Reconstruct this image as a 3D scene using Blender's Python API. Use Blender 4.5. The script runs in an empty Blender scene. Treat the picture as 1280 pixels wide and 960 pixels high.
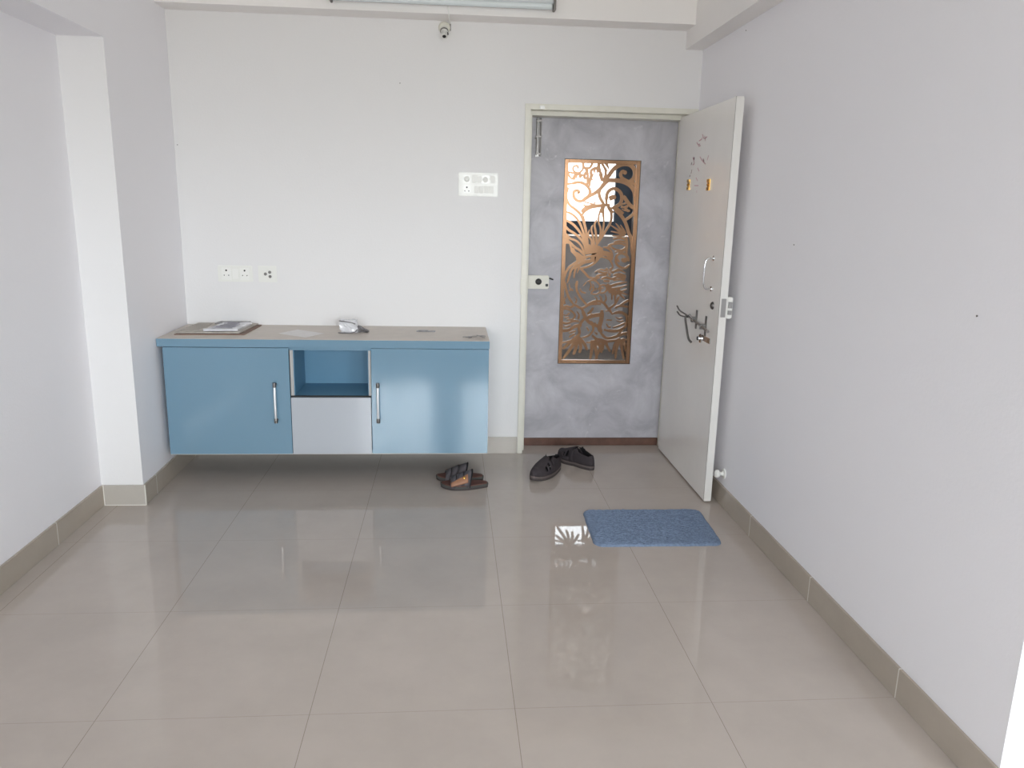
import bpy, bmesh, math, random
from mathutils import Vector, Matrix, noise
random.seed(4)
PI = math.pi
SC = bpy.context.scene
COL = SC.collection

# ------------------------------------------------------------------ camera
FPX = 964.0
CAMZ = 1.45
def _n(v): return v.normalized()
Dn = _n(Vector((563-640, 258-480, FPX)))
V0 = Vector((545-640, 4700-480, FPX))
Dv = _n(V0 - Dn*V0.dot(Dn))
Xn = Dv.cross(Dn)
R3 = Matrix((Xn, Dn, -Dv))            # camera frame (right, down, forward) -> world
def onplane_y(u, v, y):
    r = R3 @ Vector((u-640, v-480, FPX)); t = y/r.y
    return Vector((r.x*t, y, r.z*t+CAMZ))
def onplane_z(u, v, z):
    r = R3 @ Vector((u-640, v-480, FPX)); t = (z-CAMZ)/r.z
    return Vector((r.x*t, r.y*t, z))
def onplane_x(u, v, x):
    r = R3 @ Vector((u-640, v-480, FPX)); t = x/r.x
    return Vector((x, r.y*t, r.z*t+CAMZ))
cd = bpy.data.cameras.new('camera'); cam = bpy.data.objects.new('camera', cd); COL.objects.link(cam)
cd.sensor_width = 36; cd.lens = FPX/1280*36; cd.clip_start = .02; cd.clip_end = 200
rt = R3 @ Vector((1, 0, 0)); up = R3 @ Vector((0, -1, 0)); bk = R3 @ Vector((0, 0, -1))
m = Matrix((rt, up, bk)).transposed().to_4x4(); m.translation = Vector((0, 0, CAMZ))
cam.matrix_world = m
SC.camera = cam

# ------------------------------------------------------------------ materials
def lin(c):
    return tuple(((x/255)/12.92 if x/255 <= .04045 else ((x/255+.055)/1.055)**2.4) for x in c)
MATS = {}
def mat(name, rgb, rough=.5, metal=0, spec=.5, coat=0, var=0, vscale=8, bump=0, bscale=60, coatr=.05, trans=0, alpha=1):
    if name in MATS: return MATS[name]
    M = bpy.data.materials.new(name); M.use_nodes = True
    nt = M.node_tree; b = nt.nodes['Principled BSDF']
    c = lin(rgb)
    b.inputs['Base Color'].default_value = (*c, 1)
    b.inputs['Roughness'].default_value = rough
    b.inputs['Metallic'].default_value = metal
    b.inputs['Specular IOR Level'].default_value = spec
    b.inputs['Coat Weight'].default_value = coat
    b.inputs['Coat Roughness'].default_value = coatr
    b.inputs['Transmission Weight'].default_value = trans
    tc = nt.nodes.new('ShaderNodeTexCoord')
    if var:
        n = nt.nodes.new('ShaderNodeTexNoise'); n.inputs['Scale'].default_value = vscale; n.inputs['Detail'].default_value = 4
        nt.links.new(tc.outputs['Object'], n.inputs['Vector'])
        r = nt.nodes.new('ShaderNodeValToRGB')
        r.color_ramp.elements[0].position = .3; r.color_ramp.elements[1].position = .7
        r.color_ramp.elements[0].color = (*[x*(1-var) for x in c], 1)
        r.color_ramp.elements[1].color = (*[min(1, x*(1+var)) for x in c], 1)
        nt.links.new(n.outputs['Fac'], r.inputs['Fac']); nt.links.new(r.outputs['Color'], b.inputs['Base Color'])
    if bump:
        n = nt.nodes.new('ShaderNodeTexNoise'); n.inputs['Scale'].default_value = bscale; n.inputs['Detail'].default_value = 3
        nt.links.new(tc.outputs['Object'], n.inputs['Vector'])
        bp = nt.nodes.new('ShaderNodeBump'); bp.inputs['Strength'].default_value = bump; bp.inputs['Distance'].default_value = .004
        nt.links.new(n.outputs['Fac'], bp.inputs['Height']); nt.links.new(bp.outputs['Normal'], b.inputs['Normal'])
    MATS[name] = M
    return M

def tile_mat(name, rgb, x0, sx, y0, sy, grout, gw, rough, axes=(0, 1), gstr=.8):
    """polished vitrified tile: soft clouding and thin grout lines"""
    M = bpy.data.materials.new(name); M.use_nodes = True
    nt = M.node_tree; N = nt.nodes; L = nt.links; b = N['Principled BSDF']
    c = lin(rgb); g = lin(grout)
    tc = N.new('ShaderNodeTexCoord'); sp = N.new('ShaderNodeSeparateXYZ'); L.new(tc.outputs['Object'], sp.inputs[0])
    def math_(op, a, bb=None):
        n = N.new('ShaderNodeMath'); n.operation = op
        for i, x in enumerate((a, bb)):
            if x is None: continue
            if isinstance(x, (int, float)): n.inputs[i].default_value = x
            else: L.new(x, n.inputs[i])
        return n.outputs[0]
    def line(out, o, s):
        f = math_('FRACT', math_('DIVIDE', math_('SUBTRACT', out, o), s))
        d = math_('MULTIPLY', math_('MINIMUM', f, math_('SUBTRACT', 1.0, f)), s)
        return math_('LESS_THAN', d, gw/2)
    outs = []
    if sx: outs.append(line(sp.outputs[axes[0]], x0, sx))
    if sy: outs.append(line(sp.outputs[axes[1]], y0, sy))
    if len(outs) == 2: outs[1] = math_('MULTIPLY', outs[1], .5)
    msk = outs[0] if len(outs) == 1 else math_('MAXIMUM', *outs)
    n = N.new('ShaderNodeTexNoise'); n.inputs['Scale'].default_value = 3.0; n.inputs['Detail'].default_value = 8; n.inputs['Roughness'].default_value = .65
    L.new(tc.outputs['Object'], n.inputs['Vector'])
    r = N.new('ShaderNodeValToRGB'); r.color_ramp.elements[0].position = .3; r.color_ramp.elements[1].position = .72
    r.color_ramp.elements[0].color = (*[x*.94 for x in c], 1); r.color_ramp.elements[1].color = (*[x*1.05 for x in c], 1)
    L.new(n.outputs['Fac'], r.inputs['Fac'])
    mx = N.new('ShaderNodeMix'); mx.data_type = 'RGBA'
    L.new(math_('MULTIPLY', msk, gstr), mx.inputs[0]); L.new(r.outputs['Color'], mx.inputs[6]); mx.inputs[7].default_value = (*g, 1)
    L.new(mx.outputs[2], b.inputs['Base Color'])
    b.inputs['Roughness'].default_value = rough
    n2 = N.new('ShaderNodeTexNoise'); n2.inputs['Scale'].default_value = 5; L.new(tc.outputs['Object'], n2.inputs['Vector'])
    bp = N.new('ShaderNodeBump'); bp.inputs['Strength'].default_value = .0 if rough < .1 else .03; bp.inputs['Distance'].default_value = .01
    L.new(n2.outputs['Fac'], bp.inputs['Height']); L.new(bp.outputs['Normal'], b.inputs['Normal'])
    MATS[name] = M
    return M

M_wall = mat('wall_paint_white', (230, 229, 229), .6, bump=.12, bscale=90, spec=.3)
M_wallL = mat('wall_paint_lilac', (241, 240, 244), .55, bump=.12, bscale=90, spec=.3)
M_beam = mat('beam_paint', (241, 238, 236), .6, bump=.1, bscale=90, spec=.3)
M_ceil = mat('ceiling_paint', (246, 246, 244), .8, spec=.2)
M_floor = tile_mat('floor_tile', (183, 173, 165), -.403, .6, 2.01, .61, (118, 107, 97), .0016, .028)
M_base = tile_mat('skirting_tile', (176, 166, 154), 2.604, .6, 0, 0, (226, 224, 216), .005, .25, axes=(1, 2))
M_baseb = tile_mat('skirting_tile_back', (186, 180, 172), .10, .6, 0, 0, (226, 224, 216), .004, .25, axes=(0, 2))
M_grout = mat('white_grout', (232, 230, 222), .7)
M_cream = mat('cream_enamel', (222, 220, 209), .35, var=.03, vscale=20)
M_leaf = mat('door_enamel', (243, 240, 236), .22, spec=.6, var=.03, vscale=3, bump=.05, bscale=12)
M_leafedge = mat('door_edge_enamel', (226, 224, 220), .35)
M_blue = mat('blue_laminate', (113, 146, 167), .12, coat=.35, coatr=.08, bump=.06, bscale=5)
M_blued = mat('blue_laminate_matt', (92, 138, 166), .45)
M_greyl = mat('pearl_grey_laminate', (178, 183, 190), .22, coat=.3)
M_edge = mat('grey_edge_band', (178, 176, 174), .4)
M_top = mat('beige_laminate', (196, 187, 178), .4, var=.05, vscale=14)
M_chrome = mat('chrome', (225, 226, 228), .13, 1)
M_hand = mat('brushed_bright_steel', (236, 238, 240), .35, .7)
M_steel = mat('satin_steel', (170, 168, 166), .32, 1)
M_dsteel = mat('aged_steel', (125, 122, 120), .4, 1)
M_brass = mat('brass', (205, 165, 90), .25, 1)
M_black = mat('black_plastic', (28, 28, 30), .35)
M_white = mat('white_plastic', (233, 233, 228), .28, spec=.6)
M_whiteb = mat('white_plastic_bright', (242, 242, 238), .2)
M_dark = mat('dark_hole', (45, 43, 42), .8)
M_copper = mat('rose_gold_metal', (126, 97, 74), .22, 1, var=.08, vscale=6)
M_brown = mat('brown_wood_sill', (98, 68, 56), .4, var=.25, vscale=20)
M_glass = mat('clear_window_glass', (250, 252, 252), .02, trans=1)
def thin_glass(name='thin_window_glass', tint=(.96, .97, .97)):
    M = bpy.data.materials.new(name); M.use_nodes = True
    nt = M.node_tree; nt.nodes.remove(nt.nodes['Principled BSDF']); out = nt.nodes['Material Output']
    tr = nt.nodes.new('ShaderNodeBsdfTransparent'); gl = nt.nodes.new('ShaderNodeBsdfGlossy'); gl.inputs['Roughness'].default_value = .02
    fr = nt.nodes.new('ShaderNodeFresnel'); mx = nt.nodes.new('ShaderNodeMixShader')
    tr.inputs['Color'].default_value = (*tint, 1)
    nt.links.new(fr.outputs[0], mx.inputs[0]); nt.links.new(tr.outputs[0], mx.inputs[1]); nt.links.new(gl.outputs[0], mx.inputs[2]); nt.links.new(mx.outputs[0], out.inputs[0])
    return M
M_glass = thin_glass()
M_glasst = thin_glass('dimming_lobby_glass', (.46, .465, .47))  # tint added to dim the daylight entering the lobby
M_glassd = thin_glass('smoked_transom_glass', (.2, .2, .2))
M_alu = mat('dark_window_frame', (26, 34, 44), .6, spec=.15)
M_lobby = mat('lobby_wall_grey', (82, 78, 77), .7, var=.04)
M_lobbyw = mat('lobby_wall_pale', (226, 222, 216), .7)
M_lobbyf = mat('lobby_floor_stone', (70, 66, 62), .25, var=.15, vscale=12)
M_tube = mat('frosted_tube', (222, 230, 232), .25)
M_batten = mat('batten_enamel', (214, 219, 222), .35)
M_paper = mat('white_paper', (224, 222, 222), .7, var=.04, vscale=30)
M_news = mat('newsprint', (186, 180, 172), .85, var=.12, vscale=45)
M_newse = mat('newspaper_brown_cover', (140, 118, 106), .8, var=.2, vscale=30)
M_ink = mat('print_ink', (112, 110, 118), .8)
M_inkm = mat('grey_print_ink', (146, 144, 152), .7)
M_inkl = mat('faded_print_ink', (170, 164, 157), .85)
M_wrap = mat('clear_plastic_film', (214, 214, 218), .18, var=.12, vscale=25, bump=.6, bscale=30, coat=.5)
M_foil = mat('grey_foil', (122, 120, 122), .35, .4, var=.3, vscale=40)
M_red = mat('faded_red_paste', (196, 160, 164), .8)
M_redd = mat('dried_brown_paste', (112, 88, 92), .8)

def concrete():
    M = bpy.data.materials.new('grey_concrete_laminate'); M.use_nodes = True
    nt = M.node_tree; N = nt.nodes; L = nt.links; b = N['Principled BSDF']
    tc = N.new('ShaderNodeTexCoord')
    n = N.new('ShaderNodeTexNoise'); n.inputs['Scale'].default_value = 5; n.inputs['Detail'].default_value = 9; n.inputs['Roughness'].default_value = .62; n.inputs['Distortion'].default_value = .6
    L.new(tc.outputs['Object'], n.inputs['Vector'])
    r = N.new('ShaderNodeValToRGB'); e = r.color_ramp.elements
    e[0].position = .3; e[0].color = (*lin((158, 156, 163)), 1); e[1].position = .72; e[1].color = (*lin((196, 195, 201)), 1)
    L.new(n.outputs['Fac'], r.inputs['Fac'])
    n2 = N.new('ShaderNodeTexNoise'); n2.inputs['Scale'].default_value = 14; n2.inputs['Detail'].default_value = 3; n2.inputs['Distortion'].default_value = 1.8
    L.new(tc.outputs['Object'], n2.inputs['Vector'])
    r2 = N.new('ShaderNodeValToRGB'); r2.color_ramp.elements[0].position = .66; r2.color_ramp.elements[1].position = .78
    r2.color_ramp.elements[0].color = (0, 0, 0, 1); r2.color_ramp.elements[1].color = (.55, .55, .55, 1)
    L.new(n2.outputs['Fac'], r2.inputs['Fac'])
    mx = N.new('ShaderNodeMix'); mx.data_type = 'RGBA'; L.new(r2.outputs['Color'], mx.inputs[0]); L.new(r.outputs['Color'], mx.inputs[6])
    mx.inputs[7].default_value = (*lin((214, 212, 216)), 1)
    L.new(mx.outputs[2], b.inputs['Base Color']); b.inputs['Roughness'].default_value = .45
    return M
M_conc = concrete()

# ------------------------------------------------------------------ mesh helpers
def bx(bm, x0, x1, y0, y1, z0, z1, bev=0, M=None):
    t = bmesh.new()
    bmesh.ops.create_cube(t, size=1)
    for v in t.verts:
        v.co = Vector(((x0+x1)/2+v.co.x*(x1-x0), (y0+y1)/2+v.co.y*(y1-y0), (z0+z1)/2+v.co.z*(z1-z0)))
    if bev: bmesh.ops.bevel(t, geom=t.edges[:], offset=bev, segments=2, affect='EDGES')
    _join(bm, t, M)
def _join(bm, t, M=None):
    if M is not None: bmesh.ops.transform(t, matrix=M, verts=t.verts)
    me = bpy.data.meshes.new('tmp'); t.to_mesh(me); t.free(); bm.from_mesh(me); bpy.data.meshes.remove(me)
def cyl(bm, p0, p1, r0, r1=None, seg=20, bev=0):
    r1 = r0 if r1 is None else r1
    p0 = Vector(p0); p1 = Vector(p1); d = p1-p0
    t = bmesh.new(); bmesh.ops.create_cone(t, cap_ends=True, segments=seg, radius1=r0, radius2=r1, depth=d.length)
    if bev: bmesh.ops.bevel(t, geom=[e for e in t.edges if len(e.link_faces) == 2 and max(len(f.verts) for f in e.link_faces) > 4], offset=bev, segments=2, affect='EDGES')
    _join(bm, t, Matrix.Translation((p0+p1)/2) @ d.to_track_quat('Z', 'Y').to_matrix().to_4x4())
def lathe(bm, prof, seg=24, M=None):
    t = bmesh.new(); rings = []
    for r, z in prof:
        rings.append([t.verts.new((r*math.cos(2*PI*k/seg), r*math.sin(2*PI*k/seg), z)) for k in range(seg)])
    for a, b in zip(rings, rings[1:]):
        for k in range(seg): t.faces.new((a[k], a[(k+1) % seg], b[(k+1) % seg], b[k]))
    t.faces.new(rings[0][::-1]); t.faces.new(rings[-1])
    bmesh.ops.recalc_face_normals(t, faces=t.faces)
    _join(bm, t, M)
def catmull(pts, n=6):
    P = [Vector(p) for p in pts]
    if len(P) < 3: 
        return [P[0].lerp(P[1], i/n) for i in range(n+1)]
    E = [P[0]*2-P[1]]+P+[P[-1]*2-P[-2]]; o = []
    for i in range(1, len(E)-2):
        a, b, c, d = E[i-1:i+3]
        for k in range(n):
            t = k/n
            o.append(.5*((2*b)+(c-a)*t+(2*a-5*b+4*c-d)*t*t+(3*b-a-3*c+d)*t**3))
    o.append(P[-1]); return o
def tube(bm, pts, r, seg=10, smooth=5, taper=None):
    P = catmull(pts, smooth); rings = []; t = bmesh.new(); prev = None
    for i, p in enumerate(P):
        d = (P[min(i+1, len(P)-1)]-P[max(i-1, 0)]).normalized()
        if prev is None:
            a = d.orthogonal().normalized()
        else:
            a = (prev-d*prev.dot(d)).normalized()
        prev = a; b = d.cross(a)
        rr = r*(taper(i/(len(P)-1)) if taper else 1)
        rings.append([t.verts.new(p+(a*math.cos(2*PI*k/seg)+b*math.sin(2*PI*k/seg))*rr) for k in range(seg)])
    for a, b in zip(rings, rings[1:]):
        for k in range(seg): t.faces.new((a[k], a[(k+1) % seg], b[(k+1) % seg], b[k]))
    t.faces.new(rings[0][::-1]); t.faces.new(rings[-1])
    bmesh.ops.recalc_face_normals(t, faces=t.faces)
    _join(bm, t)
def prism(bm, poly, axis_o, ax, ay, an, depth):
    """extrude a 2-D outline (in ax, ay) along an"""
    t = bmesh.new()
    a = [t.verts.new(axis_o+ax*p[0]+ay*p[1]) for p in poly]; b = [t.verts.new(v.co+an*depth) for v in a]
    n = len(a)
    t.faces.new(a); t.faces.new(b[::-1])
    for i in range(n): t.faces.new((a[i], b[i], b[(i+1) % n], a[(i+1) % n]))
    bmesh.ops.triangulate(t, faces=[f for f in t.faces if len(f.verts) > 4])
    bmesh.ops.recalc_face_normals(t, faces=t.faces)
    _join(bm, t)
def obj(name, bm, m, parent=None, smooth=False, label=None, kind=None):
    me = bpy.data.meshes.new(name)
    bm.normal_update(); bm.to_mesh(me); bm.free()
    if smooth:
        for p in me.polygons: p.use_smooth = True
        try: me.set_sharp_from_angle(angle=math.radians(38))
        except Exception: pass
    for mm in (m if isinstance(m, (list, tuple)) else [m]): me.materials.append(mm)
    o = bpy.data.objects.new(name, me); COL.objects.link(o)
    if parent is not None:
        o.parent = parent; o.matrix_parent_inverse = parent.matrix_basis.inverted()
    if label: o['label'] = label
    if kind: o['kind'] = kind
    return o
def tag(o, label, cat=None, group=None, kind=None):
    o['label'] = label
    if cat: o['category'] = cat
    if group: o['group'] = group
    if kind: o['kind'] = kind
    return o
def thing(name, label, cat, loc=(0, 0, 0), group=None, kind=None, rz=0):
    o = bpy.data.objects.new(name, None); COL.objects.link(o); o.location = loc; o.rotation_euler = (0, 0, rz)
    o.empty_display_size = .1
    return tag(o, label, cat, group, kind)
def struct(name, bm, m, label, cat, smooth=False):
    return tag(obj(name, bm, m, None, smooth), label, cat, None, 'structure')
def BM(): return bmesh.new()

# ------------------------------------------------------------------ room shell
W = 4.456; XL = -1.675; XP = -1.48; YP = 3.665; XR = 1.384; YE = 1.574
YB = -2.6; XF = 3.6; ZC = 2.75; T = .15
b = BM(); bx(b, XL-T, XF+T, YB-T, 4.64, -.1, 0); struct('floor', b, M_floor, 'polished beige-grey vitrified tile floor with thin dark joints', 'floor')
b = BM(); bx(b, XL-T, XF+T, YB-T, W+T, ZC, ZC+.1); struct('ceiling', b, M_ceil, 'white ceiling over the hall', 'ceiling')
# back wall with the door opening
DX0, DX1, DZ1 = .409, 1.372, 2.008
b = BM(); bx(b, XP-.4, DX0, W, W+T+.03, 0, ZC); bx(b, DX0, DX1, W, W+T+.03, DZ1, ZC); bx(b, DX1, XR+T, W, W+T+.03, 0, ZC)
struct('wall_back', b, M_wall, 'white painted wall behind the blue cabinet and around the door', 'wall')
b = BM(); bx(b, XL-T, XL, YB, YP, 0, ZC); struct('wall_left', b, M_wallL, 'pale lilac wall running towards the viewer in front of the pillar', 'wall')
b = BM(); bx(b, XL-T, XP, YP, W, 0, ZC)
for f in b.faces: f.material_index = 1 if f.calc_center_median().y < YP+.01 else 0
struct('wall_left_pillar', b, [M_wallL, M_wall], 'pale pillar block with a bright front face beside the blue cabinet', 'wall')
b = BM(); bx(b, XR, XR+T, YE, W, 0, ZC); struct('wall_right', b, M_wallL, 'plain pale lilac wall behind the open white door', 'wall')
b = BM(); bx(b, XR+T, XF+T, YE, YE+T, 0, ZC); struct('wall_right_return', b, M_wall, 'white return wall turning away at the end of the lilac wall', 'wall')
b = BM(); bx(b, XF, XF+T, YB, YE, 0, ZC); struct('wall_side', b, M_wall, 'white wall of the hall beyond the return wall', 'wall')
# beams
b = BM(); bx(b, XP, 1.285, 4.30, W, 2.413, ZC); struct('trim_1', b, M_beam, 'shallow white beam over the back wall carrying the tube light', 'beam')
b = BM(); bx(b, 1.285, XR, YE, W, 2.318, ZC); struct('trim_2', b, M_beam, 'deep white beam along the top of the lilac wall above the open door', 'beam')
b = BM(); bx(b, XL, XP, YB, YP, 2.123, ZC); struct('trim_3', b, M_wallL, 'pale beam above the left wall meeting the top of the pillar', 'beam')
# skirtings
def skirt(name, x0, x1, y0, y1, m, label, ax=None):
    b = BM(); bx(b, x0, x1, y0, y1, 0, .102, .0015); return struct(name, b, m, label, 'skirting')
skirt('baseboard_left', XL, XL+.011, YB, YP-.011, M_base, 'beige tile skirting along the left wall')
skirt('baseboard_pillar_front', XL+.002, XP+.011, YP-.011, YP, M_baseb, 'short beige tile skirting across the front of the pillar')
skirt('baseboard_pillar_side', XP, XP+.011, YP, W-.011, M_base, 'beige tile skirting on the pillar side under the cabinet end')
skirt('baseboard_back', XP, DX0-.002, W-.011, W, M_baseb, 'beige tile skirting on the back wall below the blue cabinet')
skirt('baseboard_right', XR-.011, XR, YE-.011, W, M_base, 'beige tile skirting along the lilac wall behind the open door')
skirt('baseboard_return', XR, XF, YE-.011, YE, M_baseb, 'beige tile skirting along the white return wall')
b = BM()
bx(b, XL+.009, XL+.0135, YP-.0135, YP-.009, 0, .102); bx(b, XP+.0095, XP+.0125, YP-.0125, YP-.0095, 0, .103)
bx(b, XL+.002, XP+.0115, YP-.0125, YP-.010, 0, .0025)
struct('trim_4', b, M_grout, 'white grout lines edging the pillar skirting tile', 'grout')
# window wall behind the viewer
def wall_with_windows(name, y0, y1, x0, x1, z1, holes, m, label):
    b = BM(); x = x0
    for (a, c, za, zb) in holes:
        bx(b, x, a, y0, y1, 0, z1); bx(b, a, c, y0, y1, 0, za); bx(b, a, c, y0, y1, zb, z1); x = c
    bx(b, x, x1, y0, y1, 0, z1)
    return struct(name, b, m, label, 'wall')
HO = [(-1.30, -.20, .93, 2.25), (.16, 1.45, .93, 2.25), (1.9, 3.2, .93, 2.25)]
wall_with_windows('wall_front', YB-T, YB, XL-T, XF+T, ZC, HO, M_wall, 'white wall with the windows that light the hall')
for i, (a, c, za, zb) in enumerate(HO):
    e = thing('window_%d' % (i+1), ['dark framed window nearest the left wall', 'dark framed window in the middle of the front wall', 'dark framed window nearest the side wall'][i], 'window', (a, YB-.1, za), kind='structure')
    b = BM()
    for (p, q, r, s) in ((a, a+.04, za, zb), (c-.04, c, za, zb), (a+.04, c-.04, za, za+.04), (a+.04, c-.04, zb-.04, zb), ((a+c)/2-.02, (a+c)/2+.02, za+.04, zb-.04)):
        bx(b, p, q, YB-.10, YB-.05, r, s)
    obj('window_frame', b, M_alu, e)
    b = BM(); bx(b, a+.01, c-.01, YB-.078, YB-.074, za+.01, zb-.01)
    obj('pane', b, M_glass, e)

# ------------------------------------------------------------------ door frame, sill
b = BM()
y0, y1, yr = W-.012, 4.625, W+.05
fx0, fx1 = .409, 1.372
# stepped profile: outer moulding, rebate, inner stop
for (a, c) in ((fx0, fx0+.030),): bx(b, a, c, y0, y1, 0, DZ1, .002)
bx(b, fx0+.030, fx0+.045, yr, y1, 0, DZ1-.03, .002)
bx(b, fx1-.038, fx1, yr-.02, y1, 0, DZ1, .002)
bx(b, fx1-.058, fx1-.038, yr+.04, y1, 0, DZ1-.03, .002)
bx(b, fx0-.0015, XR-.004, y0-.0015, y1, DZ1-.028, DZ1+.0015, .002)
bx(b, fx0+.029, fx1-.0385, yr-.0015, y1-.001, DZ1-.052, DZ1-.0265, .002)
struct('trim_5', b, M_cream, 'cream enamelled stepped frame around the entrance door', 'door frame')
b = BM(); bx(b, .455, 1.314, 4.600, 4.655, 0, .05, .004); struct('trim_6', b, M_brown, 'dark brown wooden threshold under the grey door', 'threshold')
b = BM(); cyl(b, (.50, y0+.001, 1.990), (.50, y0-.012, 1.990), .008); bx(b, .487, .513, y0-.006, y0+.001, 1.982, 1.999, .001)
tag(obj('door_catch', b, M_steel), 'small steel catch on the head of the cream door frame', 'catch')
b = BM(); bx(b, fx0-.004, fx0+.026, y0-.003, y0+.001, .965, 1.055, .0008); bx(b, fx0-.002, fx0+.01, y0-.006, y0-.003, .98, 1.03, .001)
tag(obj('strike_plate', b, M_cream), 'cream painted strike plate on the jamb beside the lock', 'strike plate')

# ------------------------------------------------------------------ door_2 : grey safety door with ornate grille
DY = 4.600
d2 = thing('door_2', 'grey concrete-look safety door with a copper-coloured grille panel', 'door', (.455, DY, .05), kind='structure')
GX0, GX1, GZ0, GZ1 = .658, 1.109, .524, 1.735
b = BM()
X0, X1, Z0, Z1, dy = .455, 1.315, .052, 1.955, .032
xs = [X0, GX0, GX1, X1]; zs = [Z0, GZ0, GZ1, Z1]
for iy, y in enumerate((DY, DY+dy)):
    vv = [[b.verts.new((x, y, z)) for z in zs] for x in xs]
    for i in range(3):
        for j in range(3):
            if i == 1 and j == 1: continue
            q = (vv[i][j], vv[i+1][j], vv[i+1][j+1], vv[i][j+1])
            b.faces.new(q if iy == 0 else q[::-1])
    if iy == 0: keep = vv
def wallface(a, c, d, e): b.faces.new((a, c, d, e))
k = keep; l = vv
for (i0, j0, i1, j1) in ((0,0,3,0),(3,0,3,3),(3,3,0,3),(0,3,0,0),(1,1,1,2),(1,2,2,2),(2,2,2,1),(2,1,1,1)):
    if abs(i1-i0) == 3 or abs(j1-j0) == 3:
        si = (i1-i0)//3; sj = (j1-j0)//3
        for q in range(3):
            a0 = (i0+si*q, j0+sj*q); a1 = (i0+si*(q+1), j0+sj*(q+1))
            b.faces.new((k[a0[0]][a0[1]], l[a0[0]][a0[1]], l[a1[0]][a1[1]], k[a1[0]][a1[1]]))
    else:
        b.faces.new((k[i0][j0], l[i0][j0], l[i1][j1], k[i1][j1]))
bmesh.ops.recalc_face_normals(b, faces=b.faces)
obj('door_panel', b, M_conc, d2)
# grille frame
b = BM(); fw = .026
for (p, q, r, s) in ((GX0, GX0+fw, GZ0, GZ1), (GX1-fw, GX1, GZ0, GZ1), (GX0+fw, GX1-fw, GZ0, GZ0+fw*.9), (GX0+fw, GX1-fw, GZ1-fw*.9, GZ1)):
    bx(b, p+.0005, q-.0005, DY+.004, DY+.030, r+.0005, s-.0005, .0015)
rv = BM(); gw = .0035  # black strips standing in for the shaded reveal around the grille
for (p, q, r_, s_) in ((GX0, GX0+gw, GZ0, GZ1), (GX1-gw, GX1, GZ0, GZ1), (GX0+gw, GX1-gw, GZ0, GZ0+gw), (GX0+gw, GX1-gw, GZ1-gw, GZ1)):
    bx(rv, p+.0002, q-.0002, DY+.0005, DY+.006, r_+.0002, s_-.0002)
obj('shaded_reveal_line', rv, M_black, d2)
gr = obj('grille_frame', b, M_copper, d2, label='copper-coloured metal border of the grille opening')
# lattice : outlines laid on the door plane
GY = DY+.012
CR = dict(A=(700, 195), B=(745, 195), C=(700, 255), D=(740, 255), E=(695, 320), F=(735, 320), G=(690, 385), H=(735, 385))
SCL = 13.717
def gp(c, x, y):
    o = CR[c]; w = onplane_y(o[0]+x/SCL, o[1]+y/SCL, DY); return Vector((min(max(w.x, GX0+.012), GX1-.012), w.z))
PXM = .00448/SCL*1.04
LAT = BM()
AX, AY, AN = Vector((1, 0, 0)), Vector((0, 0, 1)), Vector((0, 1, 0))
_k = [0]
def ribbon(P, wd, taper=(1, 1)):
    n = len(P); Lf, Rt = [], []
    for i, p in enumerate(P):
        d = (P[min(i+1, n-1)]-P[max(i-1, 0)])
        if d.length < 1e-6: d = Vector((1, 0))
        d.normalize(); nn = Vector((-d.y, d.x)); t = i/(n-1)
        w = wd/2*(taper[0]+(taper[1]-taper[0])*t)*(1 if .06 < t < .94 else .7)
        Lf.append(p+nn*w); Rt.append(p-nn*w)
    _k[0] += 1
    y = GY+_k[0]*.00003; D = Vector((0, .005, 0))
    f = LAT
    def V(p, o): return f.verts.new((p.x, y+o, p.y))
    a = [V(p, 0) for p in Lf]; c = [V(p, 0) for p in Rt]; a2 = [V(p, .005) for p in Lf]; c2 = [V(p, .005) for p in Rt]
    for i in range(n-1):
        f.faces.new((a[i], a[i+1], c[i+1], c[i])); f.faces.new((a2[i], c2[i], c2[i+1], a2[i+1]))
        f.faces.new((a[i], a2[i], a2[i+1], a[i+1])); f.faces.new((c[i], c[i+1], c2[i+1], c2[i]))
    f.faces.new((a[0], c[0], c2[0], a2[0])); f.faces.new((a[-1], a2[-1], c2[-1], c[-1]))
def S(c, w, pts, tp=(1, 1)):
    P = [gp(c, *p) for p in pts]
    Q = catmull([(p.x, p.y, 0) for p in P], 6)
    ribbon([Vector((q.x, q.y)) for q in Q], w*PXM*(1.3 if c in 'AB' else 1.0), tp)
def POLY(c, pts):
    P = [gp(c, *p) for p in pts]; _k[0] += 1
    prism(LAT, [(p.x, p.y) for p in P], Vector((0, GY+_k[0]*.00003, 0)), AX, AY, AN, .005)
def DISC(c, x, y, r, n=14): POLY(c, [(x+r*math.cos(2*PI*i/n), y+r*math.sin(2*PI*i/n)) for i in range(n)])
# upper left : scrolls and leaves
S('A', 26, [(385,80),(405,170),(390,240),(330,285),(260,272),(228,220),(250,175),(300,165),(318,195),(300,218)])
S('A', 26, [(120,265),(200,285),(290,300)]); S('A', 24, [(150,280),(165,340),(200,380),(250,400)])
S('A', 44, [(235,410),(262,340),(310,300),(350,320),(355,375)]); S('A', 20, [(300,300),(290,380)])
S('A', 40, [(440,190),(465,260),(425,330),(445,400)]); S('A', 18, [(380,300),(395,350)]); S('A', 34, [(470,200),(482,330),(480,490)])
S('A', 32, [(395,60),(420,190),(500,205),(540,170),(580,80)])
S('A', 40, [(140,480),(230,468),(310,450),(400,465),(480,520),(522,600),(500,680),(440,740),(350,775),(270,740),(240,670),(250,610),(300,590),(335,620),(305,650)])
S('A', 32, [(150,540),(118,650),(130,760),(190,860),(280,920),(360,985)])
S('A', 48, [(385,775),(500,690),(600,640),(700,560),(780,470),(840,420)])
S('A', 38, [(515,520),(520,420),(540,340),(540,260),(590,215),(650,210),(690,260),(722,330),(722,400),(770,435)])
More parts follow.
